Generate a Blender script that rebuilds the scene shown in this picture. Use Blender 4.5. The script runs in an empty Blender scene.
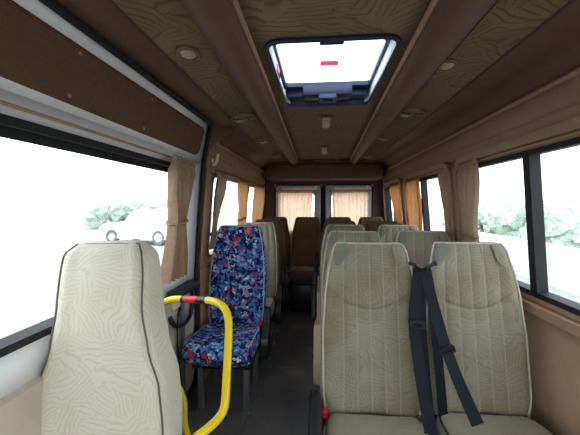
import bpy, bmesh, math, random
from mathutils import Vector, Matrix
random.seed(7)
R = math.radians
SC = bpy.context.scene
COL = SC.collection

# ------------------------------------------------------------------ camera, sky, exposure
FPX, VPX, VPY, EYE = 330.0, 319.0, 205.0, 1.34
cam_d = bpy.data.cameras.new('camera')
cam_d.sensor_width = 36.0
cam_d.lens = 36.0 * FPX / 580.0
cam_d.clip_start = 0.02
cam = bpy.data.objects.new('camera', cam_d)
COL.objects.link(cam)
cam.location = (0, 0, EYE)
cam.rotation_euler = (R(90) - math.atan((217.5 - VPY) / FPX), 0, math.atan((VPX - 290) / FPX))
SC.camera = cam
CAMROT = cam.rotation_euler.to_matrix()

w = bpy.data.worlds.new('overcast_sky')
SC.world = w
w.use_nodes = True
bg = w.node_tree.nodes['Background']
bg.inputs[0].default_value = (0.86, 0.94, 1.0, 1)
bg.inputs[1].default_value = 3.3
SC.view_settings.view_transform = 'Standard'
SC.view_settings.look = 'None'
SC.view_settings.exposure = 0.3
SC.view_settings.gamma = 1.0
SC.cycles.max_bounces = 10
SC.cycles.diffuse_bounces = 6
SC.cycles.transparent_max_bounces = 16
SC.cycles.sample_clamp_indirect = 6.0


def P(px, py, d):
    """point of the picture (px, py) at distance d down the bus"""
    v = CAMROT @ Vector(((px - 290) / FPX, -(py - 217.5) / FPX, -1))
    v *= d / v.y
    return Vector((v.x, v.y, v.z + EYE))


# ------------------------------------------------------------------ materials
def srgb(r, g, b):
    f = lambda c: (c / 255 / 12.92) if c <= 10 else ((c / 255 + 0.055) / 1.055) ** 2.4
    return (f(r), f(g), f(b), 1)


class NT:
    def __init__(s, name):
        s.m = bpy.data.materials.new(name)
        s.m.use_nodes = True
        s.t = s.m.node_tree
        s.b = s.t.nodes['Principled BSDF']
        s.out = s.t.nodes['Material Output']
        s.co = None

    def n(s, typ, **kw):
        nd = s.t.nodes.new(typ)
        for k, v in kw.items():
            if k.startswith('i_'):
                key = k[2:]
                nd.inputs[int(key) if key.isdigit() else key.replace('_', ' ')].default_value = v
            else:
                setattr(nd, k, v)
        return nd

    def l(s, a, b):
        s.t.links.new(a, b)

    def coord(s, scale=(1, 1, 1)):
        c = s.n('ShaderNodeTexCoord')
        mp = s.n('ShaderNodeMapping')
        mp.inputs['Scale'].default_value = scale
        s.l(c.outputs['Object'], mp.inputs[0])
        return mp.outputs[0]

    def ramp(s, fac, stops, interp='LINEAR'):
        r = s.n('ShaderNodeValToRGB')
        r.color_ramp.interpolation = interp
        el = r.color_ramp.elements
        while len(el) > 1:
            el.remove(el[-1])
        el[0].position = stops[0][0]
        el[0].color = stops[0][1]
        for p, c in stops[1:]:
            e = el.new(p)
            e.color = c
        s.l(fac, r.inputs[0])
        return r.outputs[0]

    def mix(s, fac, a, b, mode='MIX'):
        m = s.n('ShaderNodeMix', data_type='RGBA', blend_type=mode)
        for sock, v in ((m.inputs[0], fac), (m.inputs[6], a), (m.inputs[7], b)):
            if hasattr(v, 'links'):
                s.l(v, sock)
            else:
                sock.default_value = v
        return m.outputs[2]

    def bump(s, h, strength=0.3, dist=0.002):
        b = s.n('ShaderNodeBump')
        b.inputs['Strength'].default_value = strength
        b.inputs['Distance'].default_value = dist
        s.l(h, b.inputs['Height'])
        s.l(b.outputs[0], s.b.inputs['Normal'])


def plain(name, col, rough=0.6, metal=0.0, var=0.12, scale=30, bump=0.1, spec=None):
    k = NT(name)
    co = k.coord()
    nz = k.n('ShaderNodeTexNoise', i_Scale=scale, i_Detail=4.0)
    k.l(co, nz.inputs['Vector'])
    lo = tuple(c * (1 - var) for c in col[:3]) + (1,)
    hi = tuple(min(1, c * (1 + var)) for c in col[:3]) + (1,)
    k.l(k.ramp(nz.outputs[0], [(0.3, lo), (0.7, hi)]), k.b.inputs['Base Color'])
    k.b.inputs['Roughness'].default_value = rough
    k.b.inputs['Metallic'].default_value = metal
    if spec is not None:
        k.b.inputs['Specular IOR Level'].default_value = spec
    if bump:
        k.bump(nz.outputs[0], bump, 0.001)
    return k.m


def fronds(k, co, cells, waves, width):
    """mask of curved strokes fanning out in a different direction in every patch"""
    nz = k.n('ShaderNodeTexNoise', i_Scale=cells * .9, i_Detail=2.0)
    k.l(co, nz.inputs['Vector'])
    sub = k.n('ShaderNodeVectorMath', operation='SUBTRACT')
    k.l(nz.outputs['Color'], sub.inputs[0])
    sub.inputs[1].default_value = (.5, .5, .5)
    wob = k.n('ShaderNodeVectorMath', operation='MULTIPLY_ADD')
    k.l(sub.outputs[0], wob.inputs[0])
    wob.inputs[1].default_value = (.5 / cells,) * 3
    k.l(co, wob.inputs[2])
    v = k.n('ShaderNodeTexVoronoi', i_Scale=cells)
    k.l(wob.outputs[0], v.inputs['Vector'])
    d = k.n('ShaderNodeVectorMath', operation='SUBTRACT')
    k.l(wob.outputs[0], d.inputs[0])
    k.l(v.outputs['Position'], d.inputs[1])
    ang = k.n('ShaderNodeVectorMath', operation='SCALE')
    k.l(v.outputs['Color'], ang.inputs[0])
    ang.inputs['Scale'].default_value = 6.28
    rot = k.n('ShaderNodeVectorRotate', rotation_type='EULER_XYZ')
    k.l(d.outputs[0], rot.inputs['Vector'])
    k.l(ang.outputs[0], rot.inputs['Rotation'])
    wv = k.n('ShaderNodeTexWave', i_Scale=waves, i_Distortion=2.2, i_Detail=1.5, bands_direction='X')
    wv.inputs['Detail Scale'].default_value = 0.25
    k.l(rot.outputs[0], wv.inputs['Vector'])
    return k.ramp(wv.outputs[1], [(0.0, (1, 1, 1, 1)), (width, (0, 0, 0, 1))])


def fabric(name, base, dark, light, stain, seams=False, amount=.30):
    """upholstery woven with a pattern of curved fronds"""
    k = NT(name)
    co = k.coord()
    lines = fronds(k, co, 15.0, 26.0, .34)
    st = k.n('ShaderNodeTexNoise', i_Scale=4.0, i_Detail=5.0)
    k.l(co, st.inputs['Vector'])
    c0 = k.mix(k.ramp(st.outputs[0], [(0.40, (0, 0, 0, 1)), (0.66, (1, 1, 1, 1))]), base, stain)
    fine = k.n('ShaderNodeTexNoise', i_Scale=300.0, i_Detail=2.0)
    k.l(co, fine.inputs['Vector'])
    c1 = k.mix(k.ramp(fine.outputs[0], [(0.35, (0, 0, 0, 1)), (0.75, (0.35, 0.35, 0.35, 1))]), c0, light)
    half = k.n('ShaderNodeMath', operation='MULTIPLY')
    half.inputs[1].default_value = amount
    k.l(lines, half.inputs[0])
    c2 = k.mix(half.outputs[0], c1, dark)
    if seams:
        sp = k.n('ShaderNodeSeparateXYZ')
        k.l(co, sp.inputs[0])
        m1 = k.n('ShaderNodeMath', operation='PINGPONG')
        m1.inputs[1].default_value = .03
        k.l(sp.outputs[0], m1.inputs[0])
        a1 = k.n('ShaderNodeMath', operation='ABSOLUTE')
        k.l(sp.outputs[0], a1.inputs[0])
        ins = k.n('ShaderNodeMath', operation='LESS_THAN')
        ins.inputs[1].default_value = .135
        k.l(a1.outputs[0], ins.inputs[0])
        ln = k.n('ShaderNodeMath', operation='MULTIPLY')
        r1 = k.ramp(m1.outputs[0], [(0.0, (.55, .55, .55, 1)), (0.0042, (0, 0, 0, 1))])
        k.l(r1, ln.inputs[0])
        k.l(ins.outputs[0], ln.inputs[1])
        c2 = k.mix(ln.outputs[0], c2, light)
        # bowed seam under the head area
        x2 = k.n('ShaderNodeMath', operation='MULTIPLY')
        k.l(sp.outputs[0], x2.inputs[0])
        k.l(sp.outputs[0], x2.inputs[1])
        zz = k.n('ShaderNodeMath', operation='MULTIPLY_ADD')
        k.l(x2.outputs[0], zz.inputs[0])
        zz.inputs[1].default_value = -2.6
        k.l(sp.outputs[2], zz.inputs[2])
        dz = k.n('ShaderNodeMath', operation='SUBTRACT')
        k.l(zz.outputs[0], dz.inputs[0])
        dz.inputs[1].default_value = .462
        ab = k.n('ShaderNodeMath', operation='ABSOLUTE')
        k.l(dz.outputs[0], ab.inputs[0])
        c2 = k.mix(k.ramp(ab.outputs[0], [(0.0, (.5, .5, .5, 1)), (0.004, (0, 0, 0, 1))]), c2, dark)
    k.l(c2, k.b.inputs['Base Color'])
    k.b.inputs['Roughness'].default_value = 0.95
    k.b.inputs['Specular IOR Level'].default_value = 0.15
    k.b.inputs['Sheen Weight'].default_value = 0.15
    k.bump(lines, 0.2, 0.002)
    return k.m


def moquette():
    k = NT('blue_moquette')
    co = k.coord()
    nz = k.n('ShaderNodeTexNoise', i_Scale=30.0, i_Detail=2.0)
    k.l(co, nz.inputs['Vector'])
    wob = k.mix(0.035, co, nz.outputs[1])
    out = None
    navy = srgb(30, 38, 88)
    cols = []
    for sc, stops in ((33.0, [(0, navy), (0.22, srgb(58, 96, 168)), (0.42, navy), (0.52, srgb(126, 170, 212)), (0.70, srgb(196, 50, 74)), (0.76, srgb(84, 128, 176)), (0.86, srgb(222, 130, 96)), (0.91, srgb(216, 222, 232)), (0.955, navy)]),
                      (42.0, [(0, navy), (0.30, srgb(78, 136, 200)), (0.50, srgb(26, 32, 74)), (0.62, srgb(204, 58, 80)), (0.67, srgb(56, 96, 164)), (0.82, srgb(158, 192, 220)), (0.93, srgb(70, 72, 130))])):
        v = k.n('ShaderNodeTexVoronoi', i_Scale=sc)
        k.l(wob, v.inputs['Vector'])
        sp = k.n('ShaderNodeSeparateColor')
        k.l(v.outputs['Color'], sp.inputs[0])
        cols.append(k.ramp(sp.outputs[0], stops, 'CONSTANT'))
    n2 = k.n('ShaderNodeTexNoise', i_Scale=55.0, i_Detail=1.0)
    k.l(co, n2.inputs['Vector'])
    c = k.mix(k.ramp(n2.outputs[0], [(0.49, (0, 0, 0, 1)), (0.52, (1, 1, 1, 1))]), cols[0], cols[1])
    k.l(c, k.b.inputs['Base Color'])
    k.b.inputs['Roughness'].default_value = 0.95
    k.b.inputs['Specular IOR Level'].default_value = 0.15
    k.bump(n2.outputs[0], 0.2, 0.002)
    return k.m


def headliner():
    k = NT('patterned_headliner')
    co = k.coord()
    a = fronds(k, co, 6.0, 13.0, .30)
    b = fronds(k, k.coord((1.1, .8, 1)), 8.0, 18.0, .28)
    nz = k.n('ShaderNodeTexNoise', i_Scale=5.0, i_Detail=3.0)
    k.l(co, nz.inputs['Vector'])
    lines = k.mix(k.ramp(nz.outputs[0], [(0.44, (0, 0, 0, 1)), (0.56, (1, 1, 1, 1))]), a, b)
    c0 = k.mix(nz.outputs[0], srgb(136, 118, 87), srgb(109, 93, 69))
    sc = k.n('ShaderNodeMath', operation='MULTIPLY')
    sc.inputs[1].default_value = 0.5
    k.l(lines, sc.inputs[0])
    k.l(k.mix(sc.outputs[0], c0, srgb(60, 49, 38)), k.b.inputs['Base Color'])
    k.b.inputs['Roughness'].default_value = 0.9
    k.b.inputs['Specular IOR Level'].default_value = 0.2
    k.bump(lines, 0.1, 0.002)
    return k.m


def carpet():
    k = NT('charcoal_floor')
    co = k.coord()
    nz = k.n('ShaderNodeTexNoise', i_Scale=2.6, i_Detail=5.0)
    k.l(co, nz.inputs['Vector'])
    fine = k.n('ShaderNodeTexNoise', i_Scale=160.0, i_Detail=2.0)
    k.l(co, fine.inputs['Vector'])
    c = k.ramp(nz.outputs[0], [(0.4, srgb(78, 77, 80)), (0.6, srgb(100, 97, 95)), (0.70, srgb(136, 130, 124))])
    c = k.mix(k.ramp(fine.outputs[0], [(0.45, (0, 0, 0, 1)), (0.7, (0.6, 0.6, 0.6, 1))]), c, srgb(146, 142, 138))
    k.l(c, k.b.inputs['Base Color'])
    k.b.inputs['Roughness'].default_value = 0.8
    k.bump(fine.outputs[0], 0.3, 0.002)
    return k.m


def cloth_mat(name, col, trans):
    k = NT(name)
    k.t.nodes.remove(k.b)
    co = k.coord()
    nz = k.n('ShaderNodeTexNoise', i_Scale=25.0, i_Detail=3.0)
    k.l(co, nz.inputs['Vector'])
    lo = tuple(c * 0.85 for c in col[:3]) + (1,)
    c = k.ramp(nz.outputs[0], [(0.3, lo), (0.7, col)])
    d = k.n('ShaderNodeBsdfDiffuse')
    t = k.n('ShaderNodeBsdfTranslucent')
    k.l(c, d.inputs[0])
    k.l(c, t.inputs[0])
    m = k.n('ShaderNodeMixShader')
    m.inputs[0].default_value = trans
    k.l(d.outputs[0], m.inputs[1])
    k.l(t.outputs[0], m.inputs[2])
    k.l(m.outputs[0], k.out.inputs[0])
    return k.m


def glass_mat(name, tint, gloss=0.06):
    k = NT(name)
    k.t.nodes.remove(k.b)
    co = k.coord()
    nz = k.n('ShaderNodeTexNoise', i_Scale=4.0)
    k.l(co, nz.inputs['Vector'])
    t = k.n('ShaderNodeBsdfTransparent')
    lo = tuple(c * 0.97 for c in tint[:3]) + (1,)
    k.l(k.ramp(nz.outputs[0], [(0.3, lo), (0.7, tint)]), t.inputs[0])
    g = k.n('ShaderNodeBsdfGlossy')
    g.inputs['Roughness'].default_value = 0.03
    m = k.n('ShaderNodeMixShader')
    m.inputs[0].default_value = gloss
    k.l(t.outputs[0], m.inputs[1])
    k.l(g.outputs[0], m.inputs[2])
    k.l(m.outputs[0], k.out.inputs[0])
    return k.m


M = dict(
    fab=fabric('beige_frond_fabric', srgb(142, 138, 118), srgb(95, 89, 73), srgb(169, 166, 149), srgb(120, 104, 76), True),
    fabc=fabric('beige_frond_cushion', srgb(144, 138, 120), srgb(98, 93, 76), srgb(166, 162, 147), srgb(136, 126, 102)),
    fabfront=fabric('pale_lit_frond_fabric', srgb(214, 208, 190), srgb(176, 168, 146), srgb(226, 222, 208), srgb(204, 194, 168), False, .35),  # paler than the other seats; strong window light is put into it
    fabshade=fabric('shaded_frond_fabric', srgb(100, 78, 60), srgb(71, 53, 40), srgb(115, 91, 71), srgb(89, 67, 49), True),  # the beige fabric again, with the shade of the rear in its colour
    gusset=plain('grey_green_fabric', srgb(116, 119, 108), 0.95, bump=0.2, scale=200),
    gussoft=plain('soft_olive_fabric', srgb(135, 131, 109), 0.95, bump=0.2, scale=200),
    pipe_light=plain('pale_piping', srgb(182, 178, 162), 0.7),
    pipe_grey=plain('grey_seam_piping', srgb(96, 92, 82), 0.7),
    pipe_dark=plain('dark_piping', srgb(52, 50, 44), 0.7),
    pipe_blue=plain('light_blue_piping', srgb(150, 176, 196), 0.6),
    pipe_shade=plain('shaded_piping', srgb(80, 58, 42), 0.7),  # piping darkened along with the shaded rear upholstery
    moq=moquette(),
    head=headliner(),
    leath=plain('brown_leatherette', srgb(100, 75, 60), 0.55, var=0.10, scale=14, bump=0.15, spec=0.35),
    trim=plain('brown_wall_trim', srgb(163, 133, 108), 0.6, var=0.08, scale=10, bump=0.1, spec=0.3),
    trimdk=plain('dark_brown_trim', srgb(76, 56, 47), 0.6, var=0.1, scale=14),
    liner=plain('brown_door_liner', srgb(111, 84, 62), 0.8, var=0.1, scale=60, bump=0.2, spec=0.2),
    lower=plain('grey_beige_panel', srgb(196, 184, 168), 0.7, var=0.08, scale=12),
    paint=plain('white_paint', srgb(244, 245, 248), 0.3, var=0.03, scale=6, bump=0),
    paintdk=plain('grey_paint', srgb(190, 190, 196), 0.35, var=0.05, scale=6, bump=0),
    rubber=plain('black_rubber', srgb(24, 24, 26), 0.7),
    black=plain('black_plastic', srgb(26, 27, 31), 0.4, var=0.1),
    hatch=plain('navy_black_plastic', srgb(28, 40, 68), 0.4, var=0.1),
    hatchgrey=plain('slate_blue_plastic', srgb(48, 64, 96), 0.4, var=0.1),
    hatchside=plain('white_hatch_plastic', srgb(226, 232, 240), 0.5, var=0.03),
    floor=carpet(),
    steel=plain('grey_steel', srgb(120, 122, 126), 0.45, 0.5, var=0.08),
    alu=plain('aluminium', srgb(190, 190, 190), 0.35, 0.9, var=0.05),
    brass=plain('warm_plastic', srgb(176, 150, 112), 0.4, var=0.06),
    lampgl=plain('cloudy_lamp_plastic', srgb(176, 160, 132), 0.25, var=0.06),
    cover=plain('beige_plastic', srgb(176, 156, 130), 0.5, var=0.06),
    cream=plain('cream_plastic', srgb(244, 226, 196), 0.45, var=0.03),
    yellow=plain('yellow_paint', srgb(236, 204, 26), 0.3, var=0.04, scale=10, bump=0),
    red=plain('red_plastic', srgb(206, 22, 34), 0.4, var=0.05),
    belt=plain('black_webbing', srgb(24, 29, 38), 0.7, var=0.15, scale=150, bump=0.3, spec=.2),
    sticker=plain('pinkish_red_label', srgb(196, 40, 76), 0.5, var=0.05),
    stickerback=cloth_mat('pinkish_red_translucent_label', srgb(214, 70, 110), .5),
    vplate=plain('olive_brown_plastic', srgb(113, 95, 73), .55),
    ringbr=plain('dark_brown_plastic', srgb(87, 66, 47), .4),
    stickertx=plain('pale_label_ink', srgb(232, 150, 170), 0.5, var=0.02),
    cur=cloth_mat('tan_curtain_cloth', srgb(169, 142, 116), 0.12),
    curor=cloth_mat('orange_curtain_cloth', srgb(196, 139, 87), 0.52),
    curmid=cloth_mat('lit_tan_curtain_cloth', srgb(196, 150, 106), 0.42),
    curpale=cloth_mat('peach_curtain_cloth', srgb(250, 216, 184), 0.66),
    glass=glass_mat('clear_glass', (0.93, 0.95, 0.96, 1)),
    hglass=glass_mat('hatch_glass', (0.95, 0.97, 1.0, 1), 0.04),
    ground=plain('pale_concrete', srgb(158, 158, 157), 0.9, scale=3),
    carw=plain('car_white', srgb(208, 212, 218), 0.3, var=0.02, bump=0),
    carg=plain('washed_car_glass', srgb(198, 206, 214), 0.15, var=0.05, bump=0),  # glass washed pale, overexposure put into the colour
    tyre=plain('hazed_tyre', srgb(104, 108, 116), 0.8),  # tyre lifted to grey, haze put into the colour
    hedge=plain('hazed_hedge_leaves', srgb(176, 190, 176), 0.9, var=0.35, scale=12, bump=0.5),  # leaf colour paled to carry haze
    stone=plain('pale_rendered_wall', srgb(202, 204, 190), 0.9, scale=4),
)


# ------------------------------------------------------------------ helpers
def setp(o, label=None, cat=None, group=None, kind=None):
    if label: o['label'] = label
    if cat: o['category'] = cat
    if group: o['group'] = group
    if kind: o['kind'] = kind
    return o


def empty(name, loc=(0, 0, 0), rz=0.0, **kw):
    o = bpy.data.objects.new(name, None)
    o.empty_display_size = 0.1
    COL.objects.link(o)
    o.location = loc
    o.rotation_euler = (0, 0, rz)
    return setp(o, **kw)


def link(name, me, parent=None, **kw):
    o = bpy.data.objects.new(name, me)
    COL.objects.link(o)
    if parent: o.parent = parent
    return setp(o, **kw)


def mesh(name, bm, mat, smooth=True, angle=35):
    bmesh.ops.recalc_face_normals(bm, faces=bm.faces)
    me = bpy.data.meshes.new(name)
    bm.to_mesh(me)
    bm.free()
    me.materials.append(M[mat] if isinstance(mat, str) else mat)
    if smooth:
        for p in me.polygons: p.use_smooth = True
        me.set_sharp_from_angle(angle=R(angle))
    return me


def obj(name, bm, mat, parent=None, smooth=True, angle=35, **kw):
    return link(name, mesh(name, bm, mat, smooth, angle), parent, **kw)


def box(bm, x0, x1, y0, y1, z0, z1, bev=0.0, seg=2, mat=None):
    r = bmesh.ops.create_cube(bm, size=1)
    vs = r['verts']
    for v in vs:
        v.co = Vector((x0 + (v.co.x + .5) * (x1 - x0), y0 + (v.co.y + .5) * (y1 - y0), z0 + (v.co.z + .5) * (z1 - z0)))
        if mat: v.co = mat @ v.co
    if bev:
        es = list({e for v in vs for e in v.link_edges})
        bmesh.ops.bevel(bm, geom=es, offset=bev, segments=seg, profile=0.5, affect='EDGES')


def catmull(pts, n=6, closed=False):
    pts = [Vector(p) for p in pts]
    out = []
    N = len(pts)
    rng = range(N if closed else N - 1)
    for i in rng:
        g = (lambda k: pts[k % N]) if closed else (lambda k: pts[max(0, min(N - 1, k))])
        p0, p1, p2, p3 = g(i - 1), g(i), g(i + 1), g(i + 2)
        for j in range(n):
            t = j / n
            out.append(0.5 * ((2 * p1) + (p2 - p0) * t + (2 * p0 - 5 * p1 + 4 * p2 - p3) * t * t + (3 * p1 - p0 - 3 * p2 + p3) * t ** 3))
    if not closed: out.append(pts[-1])
    return out


def tube(bm, pts, r, n=10, closed=False, cap=True):
    pts = [Vector(p) for p in pts]
    N = len(pts)
    rings = []
    up = None
    for i, p in enumerate(pts):
        a = pts[(i - 1) % N] if (closed or i > 0) else p
        b = pts[(i + 1) % N] if (closed or i < N - 1) else p
        t = (b - a).normalized()
        if up is None:
            up = Vector((0, 0, 1)) if abs(t.z) < .9 else Vector((1, 0, 0))
        s = t.cross(up).normalized()
        up = s.cross(t).normalized()
        rr = r[i] if isinstance(r, (list, tuple)) else r
        rings.append([bm.verts.new(p + (s * math.cos(2 * math.pi * k / n) + up * math.sin(2 * math.pi * k / n)) * rr) for k in range(n)])
    for i in range(N if closed else N - 1):
        a, b = rings[i], rings[(i + 1) % N]
        for k in range(n):
            bm.faces.new((a[k], a[(k + 1) % n], b[(k + 1) % n], b[k]))
    if cap and not closed:
        bm.faces.new(rings[0][::-1])
        bm.faces.new(rings[-1])


def lathe(bm, prof, n=24, mat=None):
    """prof = list of (r, z)"""
    rings = []
    for r, z in prof:
        ring = []
        for k in range(n):
            a = 2 * math.pi * k / n
            v = Vector((r * math.cos(a), r * math.sin(a), z))
            ring.append(bm.verts.new(mat @ v if mat else v))
        rings.append(ring)
    for a, b in zip(rings, rings[1:]):
        for k in range(n):
            bm.faces.new((a[k], a[(k + 1) % n], b[(k + 1) % n], b[k]))
    bm.faces.new(rings[0][::-1])
    bm.faces.new(rings[-1])


def rrect(x0, x1, y0, y1, r, n=6, m=1):
    """rounded rectangle points, counter-clockwise, (point, tag)"""
    pts = []
    cs = [(x1 - r, y0 + r, -90), (x1 - r, y1 - r, 0), (x0 + r, y1 - r, 90), (x0 + r, y0 + r, 180)]
    for i, (cx, cy, a0) in enumerate(cs):
        arc = [(cx + r * math.cos(R(a0 + 90 * k / n)), cy + r * math.sin(R(a0 + 90 * k / n))) for k in range(n + 1)]
        pts += [(p, (i, k)) for k, p in enumerate(arc)]
        nx = cs[(i + 1) % 4]
        q0 = arc[-1]
        q1 = (nx[0] + r * math.cos(R(nx[2])), nx[1] + r * math.sin(R(nx[2])))
        for k in range(1, m):
            t = k / m
            pts.append(((q0[0] + (q1[0] - q0[0]) * t, q0[1] + (q1[1] - q0[1]) * t), ('e', i)))
    return pts


def holed(bm, cell, hole, r, f, n=6, m=12):
    """flat cell with a rounded hole, mapped into the world by f(u, v)"""
    u0, u1, v0, v1 = cell
    pts = rrect(*hole, r, n, m)
    corners = [(u1, v0), (u1, v1), (u0, v1), (u0, v0)]

    def outer(p, tag):
        if tag[0] == 'e':
            i = tag[1]
            return [(u1, p[1]), (p[0], v1), (u0, p[1]), (p[0], v0)][i]
        i, k = tag
        if k == 0: return [(p[0], v0), (u1, p[1]), (p[0], v1), (u0, p[1])][i]
        if k == n: return [(u1, p[1]), (p[0], v1), (u0, p[1]), (p[0], v0)][i]
        return corners[i]
    inn = [bm.verts.new(f(*p)) for p, t in pts]
    cache = {}
    outv = []
    for p, t in pts:
        q = outer(p, t)
        key = (round(q[0], 5), round(q[1], 5))
        if key not in cache: cache[key] = bm.verts.new(f(*q))
        outv.append(cache[key])
    N = len(pts)
    for i in range(N):
        a, b, c, d = inn[i], inn[(i + 1) % N], outv[(i + 1) % N], outv[i]
        vs = [a, b, c, d] if c is not d else [a, b, c]
        try: bm.faces.new(vs)
        except ValueError: pass
    return [p for p, t in pts]


def grid(bm, us, vs, f):
    g = [[bm.verts.new(f(u, v)) for v in vs] for u in us]
    for i in range(len(us) - 1):
        for j in range(len(vs) - 1):
            bm.faces.new((g[i][j], g[i + 1][j], g[i + 1][j + 1], g[i][j + 1]))
    return g


def ring_frame(bm, p_in, p_out, f0, f1):
    """closed frame between an inner and an outer outline, from depth map f0 to f1"""
    N = len(p_in)
    A = [bm.verts.new(f0(*p)) for p in p_in]
    B = [bm.verts.new(f0(*p)) for p in p_out]
    C = [bm.verts.new(f1(*p)) for p in p_out]
    D = [bm.verts.new(f1(*p)) for p in p_in]
    for i in range(N):
        j = (i + 1) % N
        for a, b in ((A, B), (B, C), (C, D), (D, A)):
            bm.faces.new((a[i], a[j], b[j], b[i]))


def linspace(a, b, n):
    return [a + (b - a) * i / (n - 1) for i in range(n)]


# ------------------------------------------------------------------ the body of the minibus
CX = 0.06
Y0, Y1 = -0.55, 4.93
UP = [(.87, 1.62), (.858, 1.70), (.832, 1.80), (.80, 1.855), (.75, 1.89), (.64, 1.91)]
S_UP = [1.62]
for a, b in zip(UP, UP[1:]):
    S_UP.append(S_UP[-1] + math.dist(a, b))


def prof(s):
    if s <= .9: return .93, s
    if s <= 1.62: return .93 - .06 * (s - .9) / .72, s
    for i in range(len(UP) - 1):
        if s <= S_UP[i + 1] or i == len(UP) - 2:
            t = (s - S_UP[i]) / (S_UP[i + 1] - S_UP[i])
            return UP[i][0] + (UP[i + 1][0] - UP[i][0]) * t, UP[i][1] + (UP[i + 1][1] - UP[i][1]) * t


def wallf(side, off=0.0):
    """(y, s) -> world point on the side wall; off > 0 is towards the outside"""
    def f(y, s):
        h, z = prof(s)
        h1, z1 = prof(s + .004)
        h0, z0 = prof(max(0, s - .004))
        t = Vector((h1 - h0, z1 - z0)).normalized()
        nx, nz = t.y, -t.x
        return Vector((CX + side * (h + nx * off), y, z + nz * off))
    return f


S_TOP = S_UP[-1]


def solid(o, th, off=1.0):
    m = o.modifiers.new('thickness', 'SOLIDIFY')
    m.thickness = th
    m.offset = off
    return o


# floor
bm = bmesh.new()
box(bm, CX - .98, CX + .98, Y0, Y1 + .06, -.06, 0)
obj('floor', bm, 'floor', smooth=False, kind='structure')

WIN_Z0, WIN_Z1 = .93, 1.575
RIGHT_WIN = [(-.48, .42), (.62, 2.24), (2.44, 3.60), (3.80, 4.70)]
LEFT_WIN = [(2.50, 3.64), (3.78, 4.70)]


def add_thickness(o, side, th):
    """an outer skin so that the shell has a real thickness"""
    m = o.modifiers.new('thickness', 'SOLIDIFY')
    m.thickness = th
    # normals recalculated: choose the sign from the first face
    me = o.data
    s = sum(p.normal.x * p.area for p in me.polygons)
    m.offset = 1.0 if s * side > 0 else -1.0


def side_wall(name, side, ya, wins, yb):
    bm = bmesh.new()
    f = wallf(side)
    edges = [ya] + [(wins[i][1] + wins[i + 1][0]) / 2 for i in range(len(wins) - 1)] + [yb]
    for i, (wa, wb) in enumerate(wins):
        holed(bm, (edges[i], edges[i + 1], .86, 1.62), (wa, wb, WIN_Z0, WIN_Z1), .07, f)
    grid(bm, [ya, yb], [0, .45, .86], f)
    grid(bm, [ya, yb], [1.62, 1.66] + S_UP[1:3], f)
    o = obj(name, bm, 'trim', angle=50, kind='structure')
    bm = bmesh.new()
    grid(bm, [ya, yb], sorted(set(S_UP[2:] + [1.84, 1.9])), f)
    add_thickness(obj('cove', bm, 'leath', o, angle=50), side, .03)
    return o


wr = side_wall('wall_right', 1, Y0, RIGHT_WIN, Y1)
add_thickness(wr, 1, .03)
wl = side_wall('wall_left', -1, 2.34, LEFT_WIN, Y1)
add_thickness(wl, -1, .03)

# door surround of the left wall, with its tall rounded opening
DOOR = (.50, 2.26, .06, 1.905)
bm = bmesh.new()
f = wallf(-1)
holed(bm, (.2, 2.34, 0.0, S_TOP), DOOR, .17, f, n=10, m=26)
holed(bm, (Y0, .2, .80, 1.62), (-.48, .14, .93, 1.575), .07, f)
grid(bm, [Y0, .2], [0, .80], f)
grid(bm, [Y0, .2], [1.62] + S_UP[1:], f)
dw = obj('wall_front', bm, 'leath', angle=50, kind='structure')
add_thickness(dw, -1, .03)

# ledge mouldings along both walls (brown ridge above the windows)
for side, ya, nm in ((-1, 2.36, 'trim_1'), (1, Y0 + .05, 'trim_2')):
    f = wallf(side, -.004)
    bm = bmesh.new()
    tube(bm, [f(y, 1.806) for y in linspace(ya, Y1 - .02, 12)], .012, 8)
    obj(nm, bm, 'trim', kind='structure')
for side, ya, nm in ((-1, 2.36, 'trim_3'), (1, Y0 + .05, 'trim_4')):
    f = wallf(side, -.002)
    bm = bmesh.new()
    tube(bm, [f(y, 1.705) for y in linspace(ya, Y1 - .02, 12)], .006, 8)
    obj(nm, bm, 'trim', kind='structure')


def window_parts(root, f_in, f_out, hole, r, n=6, frame='rubber', w_=.028, gl='glass'):
    inner = [p for p, t in rrect(hole[0] + w_ * .5, hole[1] - w_ * .5, hole[2] + w_ * .5, hole[3] - w_ * .5, max(.02, r - w_ * .5), n, 8)]
    outer = [p for p, t in rrect(hole[0] - w_ * .4, hole[1] + w_ * .4, hole[2] - w_ * .4, hole[3] + w_ * .4, r + w_ * .4, n, 8)]
    bm = bmesh.new()
    ring_frame(bm, inner, outer, f_in, f_out)
    obj('window_frame', bm, frame, root, angle=40)
    pin = [p for p, t in rrect(hole[0], hole[1], hole[2], hole[3], r, n, 8)]
    mid = lambda u, v: f_in(u, v) * .25 + f_out(u, v) * .75
    bm = bmesh.new()
    bm.faces.new([bm.verts.new(mid(*p)) for p in pin])
    obj('pane', bm, gl, root, smooth=False)


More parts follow.
